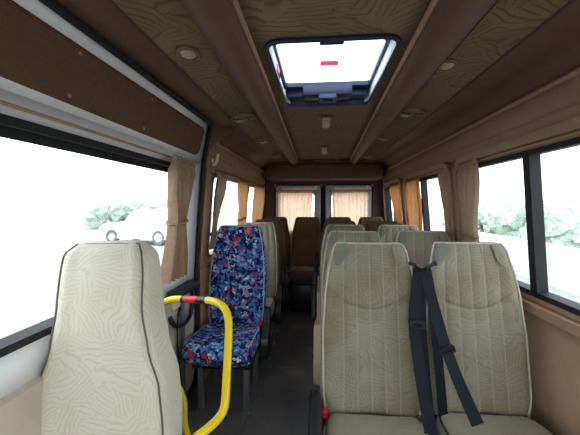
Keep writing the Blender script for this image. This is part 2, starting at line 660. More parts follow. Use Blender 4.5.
k = 0
for side, wins in ((1, RIGHT_WIN), (-1, LEFT_WIN)):
    for (wa, wb) in wins:
        k += 1
        root = empty('window_%d' % k, (0, 0, 0), kind='structure')
        window_parts(root, wallf(side, -.004), wallf(side, .05), (wa, wb, WIN_Z0, WIN_Z1), .07, frame='rubber' if side > 0 else 'trim')
        if side > 0:    # moulded brown surround standing proud of the wall
            e, e2 = .035, .075
            bm = bmesh.new()
            ring_frame(bm, [p for p, t in rrect(wa - e, wb + e, WIN_Z0 - e, WIN_Z1 + e, .10, 6, 8)], [p for p, t in rrect(wa - e2, wb + e2, WIN_Z0 - e2, WIN_Z1 + e2, .13, 6, 8)], wallf(side, -.04), wallf(side, .004))
            obj('surround', bm, 'trim', root, angle=50)
            mid_ = wa + .60 * (wb - wa)
            bm = bmesh.new()
            fi, fo2 = wallf(side, -.004), wallf(side, .045)
            vs = [bm.verts.new(g_(u, v)) for g_ in (fi, fo2) for v in (WIN_Z0, WIN_Z1) for u in (mid_ - .024, mid_ + .024)]
            bmesh.ops.convex_hull(bm, input=vs)
            obj('divider', bm, 'rubber', root, smooth=False)

# ------------------------------------------------------------------ the sliding door on the left
root = empty('door_1', (0, 0, 0), kind='structure')
fd = wallf(-1, .012)
DW = (.62, 1.99, .93, 1.565)
bm = bmesh.new()
holed(bm, (.46, 2.30, .80, 1.64), DW, .13, fd, m=14)
grid(bm, linspace(.46, 2.30, 4), [0.02, .45, .80], fd)
grid(bm, linspace(.46, 2.30, 4), [1.64, 1.67, 1.72, 1.77, 1.82, 1.86, 1.905, 1.95], fd)
o = obj('door_panel', bm, 'paint', root, angle=50)
add_thickness(o, -1, .03)
# brown liner over the window: a padded panel with rounded corners
fl = wallf(-1, 0)


def rounded_pad(y0, y1, s0, s1, r, f_top, f_base, rows=8):
    bm = bmesh.new()
    outl = [p for p, t in rrect(y0, y1, s0, s1, r, 6, 10)]
    ins = [p for p, t in rrect(y0 + .012, y1 - .012, s0 + .012, s1 - .012, max(.01, r - .012), 6, 10)]
    a = [bm.verts.new(f_base(*p)) for p in outl]
    b = [bm.verts.new(f_top(*p)) for p in ins]
    N = len(a)
    for i in range(N):
        bm.faces.new((a[i], a[(i + 1) % N], b[(i + 1) % N], b[i]))
    # face as strips following the curve of the wall
    order = sorted(range(N), key=lambda i: ins[i][1])
    res = bmesh.ops.triangle_fill(bm, use_beauty=True, use_dissolve=False, edges=[bm.edges.get((b[i], b[(i + 1) % N])) for i in range(N)])
    return bm


bm = rounded_pad(.56, 2.165, 1.668, 1.852, .05, wallf(-1, -.004), wallf(-1, .012))
obj('liner_panel', bm, 'liner', root, angle=30)
for y in (1.0, 1.45, 1.9):
    for s in (1.69, 1.83):
        c = wallf(-1, -.006)(y, s)
        bm = bmesh.new()
        lathe(bm, [(.007, 0), (.006, .002), (.002, .003)], 10, Matrix.Translation(c) @ Matrix.Rotation(R(80), 4, 'Y'))
        obj('liner_clip', bm, 'brass', root)
# lower trim panel of the door
bm = rounded_pad(.56, 2.20, .10, .80, .06, wallf(-1, -.006), wallf(-1, .012))
obj('lower_panel', bm, 'lower', root)
window_parts(root, wallf(-1, .004), wallf(-1, .06), DW, .13)
# dark tinted strip along the top of the door window
bm = bmesh.new()
grid(bm, linspace(.75, 1.88, 3), [1.52, 1.555], wallf(-1, .036))
o = obj('sun_strip', bm, 'rubber', root, smooth=False)
solid(o, .002)
# black seal around the opening
pts = [p for p, t in rrect(DOOR[0], DOOR[1], DOOR[2], DOOR[3], .17, 10, 26)]
bm = bmesh.new()
tube(bm, [wallf(-1, -.004)(*p) for p in pts], .014, 8, closed=True)
obj('seal', bm, 'rubber', root)
# latch, label and pull strap under the window at the rear edge of the door
bm = bmesh.new()
hull = [(-.872, 1.82, .835), (-.872, 2.16, .835), (-.80, 1.84, .815), (-.79, 2.14, .826), (-.872, 1.82, .80), (-.872, 2.16, .785), (-.80, 1.88, .80), (-.79, 2.12, .792)]
vs = [bm.verts.new(p) for p in hull]
bmesh.ops.convex_hull(bm, input=vs)
obj('latch', bm, 'black', root, smooth=False, label='black wedge latch')
bm = bmesh.new()
box(bm, -.876, -.850, 1.85, 1.99, .715, .785, .006)
obj('label_plate', bm, 'cream', root)
bm = bmesh.new()
pp = [(-.862, 1.82, .69), (-.838, 1.84, .635), (-.832, 1.91, .61), (-.83, 1.98, .605), (-.832, 2.06, .63), (-.842, 2.12, .70), (-.862, 2.15, .76)]
tube(bm, catmull(pp, 5), .014, 8)
obj('pull_strap', bm, 'black', root)

# post and cable behind it
# ------------------------------------------------------------------ ceiling
CZ = 1.94


def beam_x(side, h, y):
    a = -.24 - .011 * (y - 1) if side < 0 else .324 + .022 * (y - 1)
    b = -.395 if side < 0 else .497
    return a + (b - a) * (h - .29) / .162


HX0, HX1, HY0, HY1 = -.194, .284, 1.222, 2.005
bm = bmesh.new()
holed(bm, (CX - .38, CX + .36, 1.0, 2.3), (HX0, HX1, HY0, HY1), .05, lambda u, v: Vector((u, v, CZ)), m=4)
for a, b in ((Y0, 1.0), (2.3, Y1)):
    grid(bm, [CX - .38, CX + .40], linspace(a, b, 3), lambda u, v: Vector((u, v, CZ)))
ceil_ = obj('ceiling', bm, 'head', smooth=False, kind='structure')
for side in (-1, 1):
    bm = bmesh.new()
    prof_p = [(.64, 1.91), (.55, 1.922), (.455, 1.93)]
    grid(bm, linspace(Y0, Y1, 3), [0, 1, 2], lambda y, i: Vector((CX + side * prof_p[int(i)][0], y, prof_p[int(i)][1])))
    obj('side_panel', bm, 'head', ceil_)
# seam lines between side panel and wall cove
for i, side in enumerate((-1, 1)):
    bm = bmesh.new()
    tube(bm, [(CX + side * .64, y, 1.909) for y in linspace(Y0, Y1 - .3, 8)], .004, 6)
    obj('trim_%d' % (5 + i), bm, 'trimdk', kind='structure')
# padded brown beams left and right of the hatch, with a ridge of piping
for i, side in enumerate((-1, 1)):
    sec = [(.452, 1.936), (.444, 1.905), (.43, 1.888), (.40, 1.876), (.365, 1.872), (.33, 1.878), (.306, 1.892), (.296, 1.91), (.290, 1.945)]
    bm = bmesh.new()
    grid(bm, linspace(Y0, 4.42, 3), list(range(len(sec))), lambda y, j: Vector((beam_x(side, sec[j][0], y), y, sec[j][1])))
    o = obj('trim_%d' % (7 + i), bm, 'leath', angle=60, kind='structure')
    bm = bmesh.new()
    tube(bm, [(beam_x(side, .291, y), y, 1.916) for y in linspace(Y0, 4.42, 6)], .010, 8)
    obj('piping', bm, 'trim', o)
# outer roof skin so that no light comes in from above
bm = bmesh.new()
holed(bm, (CX - 1.0, CX + 1.0, 1.0, 2.3), (HX0 - .01, HX1 + .01, HY0 - .01, HY1 + .01), .05, lambda u, v: Vector((u, v, 2.0)), m=4)
for a, b in ((Y0, 1.0), (2.3, Y1 + .06)):
    grid(bm, [CX - 1.0, CX + 1.0], linspace(a, b, 3), lambda u, v: Vector((u, v, 2.0)))
for side in (-1, 1):
    grid(bm, [Y0, Y1 + .06], [0, 1], lambda y, j: Vector((CX + side * (1.0 if j == 0 else .885), y, 2.0 if j == 0 else 1.66)))
o = obj('roof', bm, 'paint', smooth=False, kind='structure')
solid(o, .02, 0)

# rear valance (padded header above the rear doors)
bm = bmesh.new()
box(bm, CX - .79, CX + .80, 4.42, 4.92, 1.685, 1.90, .05, 4)
obj('trim_9', bm, 'leath', angle=60, kind='structure')
bm = bmesh.new()
box(bm, CX - .70, CX + .70, 4.38, 4.92, 1.895, 1.96, .015, 2)
obj('trim_10', bm, 'trimdk', kind='structure')

# ------------------------------------------------------------------ rear wall and rear doors
YR = 4.90
bm = bmesh.new()
rf = lambda u, v: Vector((u, YR + .01, v))
grid(bm, [CX - .95, -.66], [0, 1.0, 1.72, 1.95], rf)
grid(bm, [.78, CX + .95], [0, 1.0, 1.72, 1.95], rf)
grid(bm, [-.66, .78], [1.62, 1.95], rf)
grid(bm, [-.66, .78], [0, .12], rf)
o = obj('wall_rear', bm, 'trimdk', smooth=False, kind='structure')
solid(o, .03, 0)
bm = bmesh.new()
box(bm, .03, .09, YR + .005, YR + .05, .1, 1.66, .004)
obj('trim_14', bm, 'rubber', kind='structure')
for i, (xa, xb, wa, wb) in enumerate(((-.66, .045, -.60, -.06), (.075, .78, .175, .715))):
    root = empty('door_%d' % (2 + i), (0, 0, 0), kind='structure')
    fr = lambda u, v: Vector((u, YR, v))
    bm = bmesh.new()
    holed(bm, (xa, xb, .10, 1.64), (wa, wb, .96, 1.525), .06, fr, m=4)
    o = obj('door_panel', bm, 'paintdk', root, smooth=False)
    solid(o, .03, 0)
    window_parts(root, lambda u, v: Vector((u, YR - .03, v)), lambda u, v: Vector((u, YR + .05, v)), (wa, wb, .96, 1.525), .06, frame='paintdk', w_=.02)
    bm = bmesh.new()
    pts = [p for p, t in rrect(xa + .01, xb - .01, .11, 1.635, .05, 6, 6)]
    tube(bm, [Vector((p[0], YR - .018, p[1])) for p in pts], .010, 8, closed=True)
    obj('seal', bm, 'rubber', root)
    # white rib standing in for a glint over the window, and rounded door edge rail
    bm = bmesh.new()
    tube(bm, [(wa + .05, YR - .03, 1.585), (wb + .02, YR - .03, 1.585)], .024, 8)
    obj('glint_rib', bm, 'paint', root)
    bm = bmesh.new()
    ex = xb - .045 if i == 0 else xa + .045
    box(bm, ex - .022, ex + .022, YR - .05, YR - .012, .15, 1.62, .012, 2)
    obj('edge_rail', bm, 'paintdk', root)
    bm = bmesh.new()
    lathe(bm, [(.02, 0), (.024, .01), (.024, .05), (.016, .06)], 12, Matrix.Translation((wb + .02 if i == 0 else wb - .02, YR - .02, 1.60)) @ Matrix.Rotation(R(90), 4, 'X'))
    obj('bump_stop', bm, 'paint', root)

# floor rails for the seats (thin metal tracks)
for i, x in enumerate((-.46, .02, .52)):
    bm = bmesh.new()
    box(bm, x - .012, x + .012, .6, 4.8, 0, .006, .002, 1)
    obj('trim_%d' % (11 + i), bm, 'steel', kind='structure')

# dashboard bulkhead in front of the camera's back: unseen, added to cut front light below the windscreen
bm = bmesh.new()
box(bm, CX - .93, CX + .93, Y0 - .06, Y0, -.06, .62)
obj('wall_cab', bm, 'lower', smooth=False, kind='structure')
# unseen windscreen header over the cab, added to cut front light
bm = bmesh.new()
box(bm, CX - .93, CX + .93, Y0 - .06, Y0 + .02, 1.52, 2.0)
obj('trim_15', bm, 'trimdk', smooth=False, kind='structure')

# ------------------------------------------------------------------ roof hatch
root = empty('roof_hatch', (CX, (HY0 + HY1) / 2, 1.94), label='rectangular glazed roof hatch with dark blue-black frame in the ceiling', cat='roof hatch')
ox, oy, oz = root.location
L = lambda x, y, z: Vector((x - ox, y - oy, z - oz))
ro = [p for p, t in rrect(HX0 - .014, HX1 + .014, HY0 - .022, HY1 + .032, .07, 6, 4)]
ri = [p for p, t in rrect(HX0 + .003, HX1 - .003, HY0 + .003, HY1 - .003, .045, 6, 4)]
bm = bmesh.new()
ring_frame(bm, ri, ro, lambda u, v: L(u, v, 1.930), lambda u, v: L(u, v, 1.945))
obj('rim', bm, 'hatch', root)
rs = [p for p, t in rrect(HX0 + .002, HX1 - .002, HY0 + .002, HY1 - .002, .045, 6, 4)]
rs2 = [p for p, t in rrect(HX0 - .004, HX1 + .004, HY0 - .004, HY1 + .004, .05, 6, 4)]
bm = bmesh.new()
ring_frame(bm, rs, rs2, lambda u, v: L(u, v, 1.946), lambda u, v: L(u, v, 2.01))
obj('shaft', bm, 'hatchside', root, label='white inner sides')
bm = bmesh.new()
box(bm, HX0 + .02 - ox, HX1 - .02 - ox, HY1 - .012 - oy, HY1 - .003 - oy, 1.932 - oz, 1.999 - oz, .002)
obj('rear_apron', bm, 'hatch', root)
bm = bmesh.new()
box(bm, HX0 + .02 - ox, HX1 - .02 - ox, HY0 + .003 - oy, HY0 + .010 - oy, 1.932 - oz, 1.999 - oz, .002)
obj('front_apron', bm, 'hatch', root)
LX0, LX1, LY0, LY1 = -.181, .267, 1.368, 1.86
r1 = [p for p, t in rrect(LX0, LX1, LY0, LY1, .018, 6, 4)]
bm = bmesh.new()
ring_frame(bm, r1, rs2, lambda u, v: L(u, v, 1.998), lambda u, v: L(u, v, 2.02))
obj('lid_frame', bm, 'hatch', root)
bm = bmesh.new()
box(bm, LX0 - .005 - ox, LX1 + .005 - ox, LY0 - .005 - oy, LY1 + .005 - oy, 1.9995 - oz, 2.003 - oz)
obj('pane', bm, 'hglass', root, smooth=False)
bm = bmesh.new()
box(bm, 0 - ox, .098 - ox, LY0 - .02 - oy, LY0 + .005 - oy, 1.986 - oz, 2.0 - oz, .004)
obj('front_catch', bm, 'hatch', root)
bm = bmesh.new()
box(bm, HX0 + .012 - ox, HX1 - .012 - ox, LY1 + .06 - oy, HY1 - .014 - oy, 1.964 - oz, 1.999 - oz, .003)
obj('rear_panel', bm, 'hatchgrey', root)
bm = bmesh.new()
box(bm, -.092 - ox, .180 - ox, 1.845 - oy, 1.985 - oy, 1.945 - oz, 1.999 - oz, .008)
hb = obj('handle_block', bm, 'hatch', root)
bm = bmesh.new()
hin = [p for p, t in rrect(.018, .074, 1.868, 1.912, .008, 4, 2)]
hou = [p for p, t in rrect(-.004, .096, 1.842, 1.94, .012, 4, 2)]
ring_frame(bm, hin, hou, lambda u, v: L(u, v, 1.928), lambda u, v: L(u, v, 1.95))
obj('pull_handle', bm, 'hatchgrey', hb)
# small label on the glass with faint unreadable marks
bm = bmesh.new()
grid(bm, [.003 - ox, .088 - ox], [1.543 - oy, 1.598 - oy], lambda u, v: Vector((u, v, 1.9988 - oz)))
st = obj('label_sticker', bm, 'stickerback', root, smooth=False, label='small pinkish red sticker')
bm = bmesh.new()
for a, b in ((.012, .022), (.028, .042), (.048, .056), (.062, .080)):
    box(bm, a - ox, b - ox, 1.563 - oy, 1.574 - oy, 1.9978 - oz, 1.9984 - oz)
obj('printed_marks', bm, 'stickertx', st, smooth=False)
bm = bmesh.new()
box(bm, HX0 + .003 - ox, HX0 + .006 - ox, 1.50 - oy, 1.60 - oy, 1.946 - oz, 1.974 - oz)
obj('side_sticker', bm, 'sticker', root, smooth=False)
bm = bmesh.new()
tube(bm, [L(HX0 + .010, 1.58, 1.965), L(HX0 + .014, 1.66, 1.95), L(HX0 + .012, 1.76, 1.955)], .006, 8)
obj('gas_strut', bm, 'black', root)

# ------------------------------------------------------------------ ceiling lamps, oval lamps and air vents
for i, (x, y, lb) in enumerate(((.047, 2.27, 'small cylindrical ceiling lamp just behind the roof hatch'),
                                (.055, 3.42, 'small cylindrical ceiling lamp farther back near the rear valance'))):
    root = empty('ceiling_lamp', (x, y, CZ), label=lb, cat='lamp', group='ceiling lamps')
    bm = bmesh.new()
    lathe(bm, [(.052, 0), (.052, -.006), (.044, -.014), (.034, -.016), (.034, -.004)], 24)
    obj('base_ring', bm, 'ringbr', root)
    bm = bmesh.new()
    pr = [(.030, -.006), (.030, -.03), (.027, -.034), (.029, -.038), (.026, -.042), (.028, -.048), (.027, -.07), (.022, -.078), (.012, -.081)]
    lathe(bm, pr, 20)
    obj('lamp_lens', bm, 'lampgl', root)
    bm = bmesh.new()
    box(bm, -.008, .008, -.046, -.034, -.018, -.012, .002)
    obj('switch', bm, 'black', root)


def panel_z(h):
    return 1.91 + .02 * (.64 - h) / .185


for (x, y, lb) in ((-.50, 1.24, 'oval flush lamp in the patterned panel above the sliding door'),
                   (.53, 1.46, 'oval flush lamp in the patterned panel on the window seats side near the hatch')):
    root = empty('dome_lamp', (x, y, panel_z(abs(x - CX)) + .001), label=lb, cat='lamp')
    root.rotation_euler = (0, R(-6 if x > 0 else 6) * -1, 0)
    bm = bmesh.new()
    lathe(bm, [(.05, .004), (.05, -.006), (.044, -.011), (.036, -.011), (.034, -.004)], 28, Matrix.Diagonal((.85, 1.15, 1, 1)))
    obj('bezel', bm, 'vplate', root)
    bm = bmesh.new()
    lathe(bm, [(.035, 0), (.034, -.008), (.024, -.014), (.008, -.016)], 24, Matrix.Diagonal((.85, 1.15, 1, 1)))
    obj('lens', bm, 'lampgl', root)

vents = [(-.497, 2.15, 'oval air vent console above the blue seat, nearest on the door side'),
         (-.472, 2.92, 'oval air vent console second from the front on the sliding door side'),
         (-.458, 3.82, 'oval air vent console beside the rear valance on the sliding door side'),
         (.575, 2.15, 'oval air vent console nearest the hatch on the paired seats side'),
         (.585, 2.92, 'middle oval air vent console above the paired seats'),
         (.60, 4.0, 'oval air vent console beside the rear valance above the paired seats')]
for (x, y, lb) in vents:
    root = empty('air_vent', (x, y, panel_z(abs(x - CX)) - .002), label=lb, cat='air vent', group='overhead air vent consoles')
    root.rotation_euler = (0, R(6 if x > 0 else -6), 0)
    bm = bmesh.new()
    lathe(bm, [(.092, .006), (.092, -.004), (.086, -.012), (.06, -.015), (.02, -.016)], 32, Matrix.Diagonal((1, .80, 1, 1)))
    obj('console_plate', bm, 'vplate', root)
    for sx in (-1, 1):
        for j in range(3):
            bm = bmesh.new()
            lathe(bm, [(.0095, 0), (.0095, -.004), (.007, -.005)], 10, Matrix.Translation((sx * .036 + (j - 1) * .019, -.026 + .006 * (j == 1), -.0135)))
            obj('vent_hole', bm, 'rubber', root)
    bm = bmesh.new()
    lathe(bm, [(.024, 0), (.024, -.010), (.016, -.014)], 18, Matrix.Translation((-.03, .03, -.010)) @ Matrix.Diagonal((1.2, .8, 1, 1)))
    obj('reading_light', bm, 'lampgl', root)
    bm = bmesh.new()
    lathe(bm, [(.010, 0), (.010, -.006), (.006, -.008)], 12, Matrix.Translation((.032, .03, -.012)))
    obj('button', bm, 'black', root)

# two dark vents in the header strip
for x, lb in ((-.12, 'small dark slot vent above rear valance over the door side rear window'), (.33, 'small dark slot vent above rear valance over the paired seats side rear window')):
    root = empty('slot_vent', (x, 4.378, 1.925), label=lb, cat='air vent', group='slot vents above the rear valance')
    bm = bmesh.new()
    box(bm, -.075, .075, -.004, .012, -.018, .018, .003)
    obj('bezel', bm, 'black', root)
    for j in range(3):
        bm = bmesh.new()
        box(bm, -.065, .065, -.008, -.002, -.012 + j * .010, -.008 + j * .010)
        obj('slat', bm, 'rubber', root)

# coat hook
hk = empty('coat_hook', P(209, 161, 2.50), label='cream plastic coat hook on the brown pillar beside the sliding door', cat='coat hook')
hx = wallf(-1)(2.44, 1.675)
hk.location = hx
bm = bmesh.new()
lathe(bm, [(.013, 0), (.012, .006), (.008, .009)], 16, Matrix.Rotation(R(88), 4, 'Y') @ Matrix.Diagonal((1.5, 1, 1, 1)))
obj('base_plate', bm, 'cream', hk)
bm = bmesh.new()
tube(bm, catmull([(.004, 0, -.03), (.02, 0, -.028), (.034, 0, -.008), (.04, 0, .02), (.046, 0, .048)], 5), [.011] * 12 + [.012] * 5 + [.010] * 4, 10)
obj('hook', bm, 'cream', hk)

# ------------------------------------------------------------------ curtains and rails
def curtain(side, label, top, waist, bot, zt, zw, zb, n, mat, tie=True, amp=.016, plane=None, group='side window curtains', off=-.032):
    """top / waist / bot = (ya, yb) extents; plane maps (u, z, depth) into the world"""
    fw = lambda u, z, d: (wallf(side, off - d)(u, z)) if plane is None else plane(u, z, d)
    org = fw((top[0] + top[1]) / 2, zt, 0)
    root = empty('curtain', org, label=label, cat='curtain', group=group)
    bm = bmesh.new()
    us = linspace(0, 1, n * 8 + 1)
    rows = linspace(0, 1, 26)
    ph = random.random() * 6

    def width(t):
        z = zt + (zb - zt) * t
        if z >= zw:
            q = (zt - z) / (zt - zw) if zt > zw else 1
            q = q * q * (3 - 2 * q) if tie else q
            a, b = top, waist
        else:
            q = (zw - z) / (zw - zb)
            q = q ** .7 if tie else q
            a, b = waist, bot
        return a[0] + (b[0] - a[0]) * q, a[1] + (b[1] - a[1]) * q, z

    def cf(s, t):
        a, b, z = width(t)
        wd = abs(b - a)
        u = a + (b - a) * (s + .25 / n * .3 * math.sin(2 * math.pi * n * s * .5 + ph))
        d = amp * math.sin(2 * math.pi * n * s + .8 * math.sin(3 * t + ph)) + .004 * math.sin(5 * s + 9 * t + ph)
        if t < .05: d *= .6
        return fw(u, z, d) - org
    grid(bm, us, rows, cf)
    o = obj('cloth', bm, mat, root, angle=80)
    # gathered heading
    bm = bmesh.new()
    grid(bm, us, [0, 1], lambda s, j: fw(top[0] + (top[1] - top[0]) * s, zt + .022 - j * .03, .6 * amp * math.sin(2 * math.pi * n * s) + .004) - org)
    h = obj('heading_tape', bm, mat, root)
    solid(h, .003, 0)
    if tie:
        bm = bmesh.new()
        a, b = waist
        c, rr = (a + b) / 2, abs(b - a) / 2 + .008
        pts = []
        for k in range(16):
            an = 2 * math.pi * k / 16
            pts.append(fw(c + rr * math.cos(an), zw + .01 * math.cos(an), (amp + .01) * math.sin(an)) - org)
        tube(bm, pts, .008, 6, closed=True)
        obj('tieback', bm, mat, root)
    return root


def rail(side, ya, yb, z, label, plane=None):
    fw = (lambda u: wallf(side, -.012)(u, z)) if plane is None else plane
    a, b = fw(ya), fw(yb)
    root = empty('curtain_rail', (a + b) / 2, label=label, cat='curtain rail', group='curtain rails')
    bm = bmesh.new()
    tube(bm, [a - root.location, b - root.location], .006, 8)
    obj('rod', bm, 'brass', root)
    for p in (a, b):
        bm = bmesh.new()
        lathe(bm, [(.012, -.01), (.014, 0), (.012, .01)], 12, Matrix.Translation(p - root.location) @ Matrix.Rotation(R(90), 4, 'Y'))
        obj('end_bracket', bm, 'brass', root)


ZT = 1.585
rail(-1, .70, 2.04, 1.60, 'thin curtain rail over the sliding door window')
rail(-1, 2.46, 3.66, 1.60, 'thin curtain rail over the first window behind the sliding door')
rail(-1, 3.74, 4.74, 1.60, 'thin curtain rail over the rearmost side window on the door side')
rail(1, .6, 2.32, 1.60, 'thin curtain rail over the front side window beside the paired seats')
rail(1, 2.44, 3.68, 1.60, 'thin curtain rail over the second window beside the paired seats')
rail(1, 3.78, 4.74, 1.60, 'thin curtain rail over the rearmost window beside the paired seats')

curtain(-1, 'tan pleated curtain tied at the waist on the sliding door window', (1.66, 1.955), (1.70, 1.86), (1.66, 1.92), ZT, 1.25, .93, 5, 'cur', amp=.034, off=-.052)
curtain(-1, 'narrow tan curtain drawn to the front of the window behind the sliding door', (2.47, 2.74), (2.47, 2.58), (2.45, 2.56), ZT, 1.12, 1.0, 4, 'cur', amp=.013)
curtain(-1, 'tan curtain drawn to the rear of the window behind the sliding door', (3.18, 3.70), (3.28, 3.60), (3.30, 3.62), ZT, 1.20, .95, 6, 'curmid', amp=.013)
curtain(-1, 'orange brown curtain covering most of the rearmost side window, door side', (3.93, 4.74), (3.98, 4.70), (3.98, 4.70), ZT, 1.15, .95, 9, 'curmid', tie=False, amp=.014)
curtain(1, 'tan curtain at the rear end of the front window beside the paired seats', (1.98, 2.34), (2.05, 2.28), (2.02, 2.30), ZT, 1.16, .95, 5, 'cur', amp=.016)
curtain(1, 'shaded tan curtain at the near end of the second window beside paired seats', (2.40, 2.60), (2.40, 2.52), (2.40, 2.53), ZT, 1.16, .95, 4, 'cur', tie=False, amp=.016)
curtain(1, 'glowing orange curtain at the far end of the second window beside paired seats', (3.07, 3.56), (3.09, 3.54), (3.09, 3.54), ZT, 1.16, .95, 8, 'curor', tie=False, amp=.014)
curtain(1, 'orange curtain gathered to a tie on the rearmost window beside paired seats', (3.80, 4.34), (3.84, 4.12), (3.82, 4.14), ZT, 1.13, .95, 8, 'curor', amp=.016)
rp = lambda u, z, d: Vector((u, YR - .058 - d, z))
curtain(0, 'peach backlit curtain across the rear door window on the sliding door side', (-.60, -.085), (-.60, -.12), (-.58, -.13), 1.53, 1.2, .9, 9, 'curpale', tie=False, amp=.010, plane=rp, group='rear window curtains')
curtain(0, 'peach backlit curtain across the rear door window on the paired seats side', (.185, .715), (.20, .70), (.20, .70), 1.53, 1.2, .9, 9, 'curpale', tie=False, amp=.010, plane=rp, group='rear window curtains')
rail(0, -.62, -.05, 1.545, 'thin curtain rail on the rear door at the sliding door side', plane=lambda u: Vector((u, YR - .045, 1.545)))
rail(0, .165, .73, 1.545, 'thin curtain rail on the rear door at the paired seats side', plane=lambda u: Vector((u, YR - .045, 1.545)))

# ------------------------------------------------------------------ the seats
SEAMS = (-.12, -.06, 0, .06, .12)


def interp(tab, x):
    if x <= tab[0][0]: return tab[0][1]
    for (a, b), (c, d) in zip(tab, tab[1:]):
        if x <= c:
            q = (x - a) / (c - a)
            q = q * q * (3 - 2 * q) * .5 + q * .5
            return b + (d - b) * q
    return tab[-1][1]


def pad(length, wtab, ttab, seams, arc, bolster, wscale=1.0, puff=.006, tip=.05, base_tip=.02, rcorner=.04):
    """upholstered pad lofted along z from 0 to length; front face towards -y.
    returns bmesh and the outline of its front face for the piping"""
    bm = bmesh.new()
    zs = [0.0, .006, .016] + linspace(.03, length - tip, 22)
    if arc is not None:
        zs += linspace(arc - .02, arc + .03, 9)
    zs = sorted(set(round(z, 4) for z in zs))
    zs += [length - tip + tip * math.sin(R(a)) for a in (18, 36, 54, 70, 82, 88)]
    fx = []
    for s in SEAMS:
        fx += [s - .03, s - .014, s - .005, s, s + .005, s + .014]
    fx += [.134, .15]
    rings, outline = [], []
    for z in zs:
        W = interp(wtab, z) * wscale
        T = interp(ttab, z)
        e = max(0.0, (z - (length - tip)) / tip)
        sh = math.sqrt(max(0, 1 - min(1, e) ** 2))
        eb = max(0.0, (base_tip - z) / base_tip)
        shb = .75 + .25 * math.sqrt(max(0, 1 - eb * eb))
        sh *= shb
        W = W - tip * .55 * (1 - sh)
        th = max(.004, T * sh)
        r = min(rcorner, th * .48)
        k = min(1.0, (W - r - .004) / .152)
        yf, yb = -th / 2, th / 2
        ring = []

        def front(x):
            a = abs(x) / W
            y = yf - bolster * max(0, (a - .5) / .5) ** 1.5 * sh * (1 if z > .03 else .3)
            if seams:
                s = min(abs(x / k - q) for q in SEAMS)
                if abs(x / k) < .15:
                    y -= puff * (min(1, s / .03) ** .5 - 1) * sh * -1 * -1
            if arc is not None:
                za = arc + .9 * x * x * 2
                y += .006 * math.exp(-((z - za) / .008) ** 2)
            return y
        xs = [x * k for x in fx]
        ring += [(x, front(x)) for x in xs]
        ye = front(W - r) if W - r > xs[-1] else front(xs[-1])
        for a in (-90, -68, -45, -22, 0):
            ring.append((W - r + r * math.cos(R(a)), ye + r + r * math.sin(R(a))))
        for a in (0, 30, 60, 90):
            ring.append((W - r + r * math.cos(R(a)), yb - r + r * math.sin(R(a))))
        for x in (.5, 0, -.5):
            ring.append((x * (W - r), yb + .008 * (1 - x * x)))
        for a in (90, 120, 150, 180):
            ring.append((-W + r + r * math.cos(R(a)), yb - r + r * math.sin(R(a))))
        for a in (180, 202, 225, 248, 270):
            ring.append((-W + r + r * math.cos(R(a)), ye + r + r * math.sin(R(a))))
        rings.append([bm.verts.new((x, y, z)) for x, y in ring])
        outline.append((W - r * .3, ye + r * .3, z))
    N = len(rings[0])
    for a, b in zip(rings, rings[1:]):
        for i in range(N):
            bm.faces.new((a[i], a[(i + 1) % N], b[(i + 1) % N], b[i]))
    bm.faces.new(rings[0][::-1])
    bm.faces.new(rings[-1])
    return bm, outline


BACK_L = .765
WT = [(0, .205), (.1, .220), (.35, .222), (.52, .212), (.62, .198), (.70, .180), (.765, .166)]
TT = [(0, .13), (.3, .125), (.55, .11), (.7, .095), (.765, .085)]
CWT = [(0, .195), (.1, .212), (.4, .222), (.48, .215)]
CTT = [(0, .12), (.3, .13), (.48, .14)]
CACHE = {}


def get(key, make):
    if key not in CACHE: CACHE[key] = make()
    return CACHE[key]


def build_back(mat, ws, seams):
    fr = mat == 'fabfront'
    bm, _ = pad(BACK_L, WTF if fr else WT, TTF if fr else TT, seams, .46 if seams else None, .018, ws, tip=.05)
    return mesh('backrest', bm, mat, angle=60)


WTF = [(0, .238), (.2, .238), (.32, .226), (.42, .190), (.55, .166), (.66, .164), (.72, .156), (.765, .135)]
TTF = [(0, .15), (.3, .16), (.55, .16), (.7, .13), (.765, .11)]


def build_back_pipe(mat, ws, fr=False):
    bm, ol = pad(BACK_L, WTF if fr else WT, TTF if fr else TT, False, None, .018, ws, tip=.05)
    bm.free()
    ol = [p for p in ol if p[2] < BACK_L - .004]
    pts = [Vector((x + .002, y - .002, z)) for x, y, z in ol] + [Vector((-x - .002, y - .002, z)) for x, y, z in ol[::-1]]
    b2 = bmesh.new()
    tube(b2, pts, .003 if fr else .0045, 6)
    return mesh('piping', b2, mat)


def build_gusset(mat, ws, side):
    """rounded grey patch let into an upper corner of the headrest"""
    bm = bmesh.new()
    g = []
    zs = linspace(BACK_L - .115, BACK_L - .008, 12)
    for z in zs:
        W = interp(WT, z) * ws
        T = interp(TT, z)
        e = max(0, (z - (BACK_L - .05)) / .05)
        sh = math.sqrt(max(0, 1 - e * e))
        W = W - .05 * .55 * (1 - sh)
        th = T * sh
        r = min(.04, th * .48)
        t = (z - zs[0]) / (zs[-1] - zs[0])
        wid = .040 * math.sqrt(max(0.02, 1 - (2 * t - 1) ** 2))
        row = []
        for q in linspace(0, 1, 7):
            x = W - .045 + (q - .5) * 2 * wid * .62
            x = min(x, W - .004)
            xc = x - (W - r)
            a = min(1, x / W)
            y = -th / 2 - .018 * max(0, (min(a, (W - r) / W) - .5) / .5) ** 1.5 * sh
            if xc > 0: y += r - math.sqrt(max(0, r * r - xc * xc))
            row.append(bm.verts.new((side * x, y - .0035, z)))
        g.append(row)
    for a, b in zip(g, g[1:]):
        for i in range(6):
            bm.faces.new((a[i], a[i + 1], b[i + 1], b[i]))
    return mesh('headrest_patch', bm, mat, angle=80)


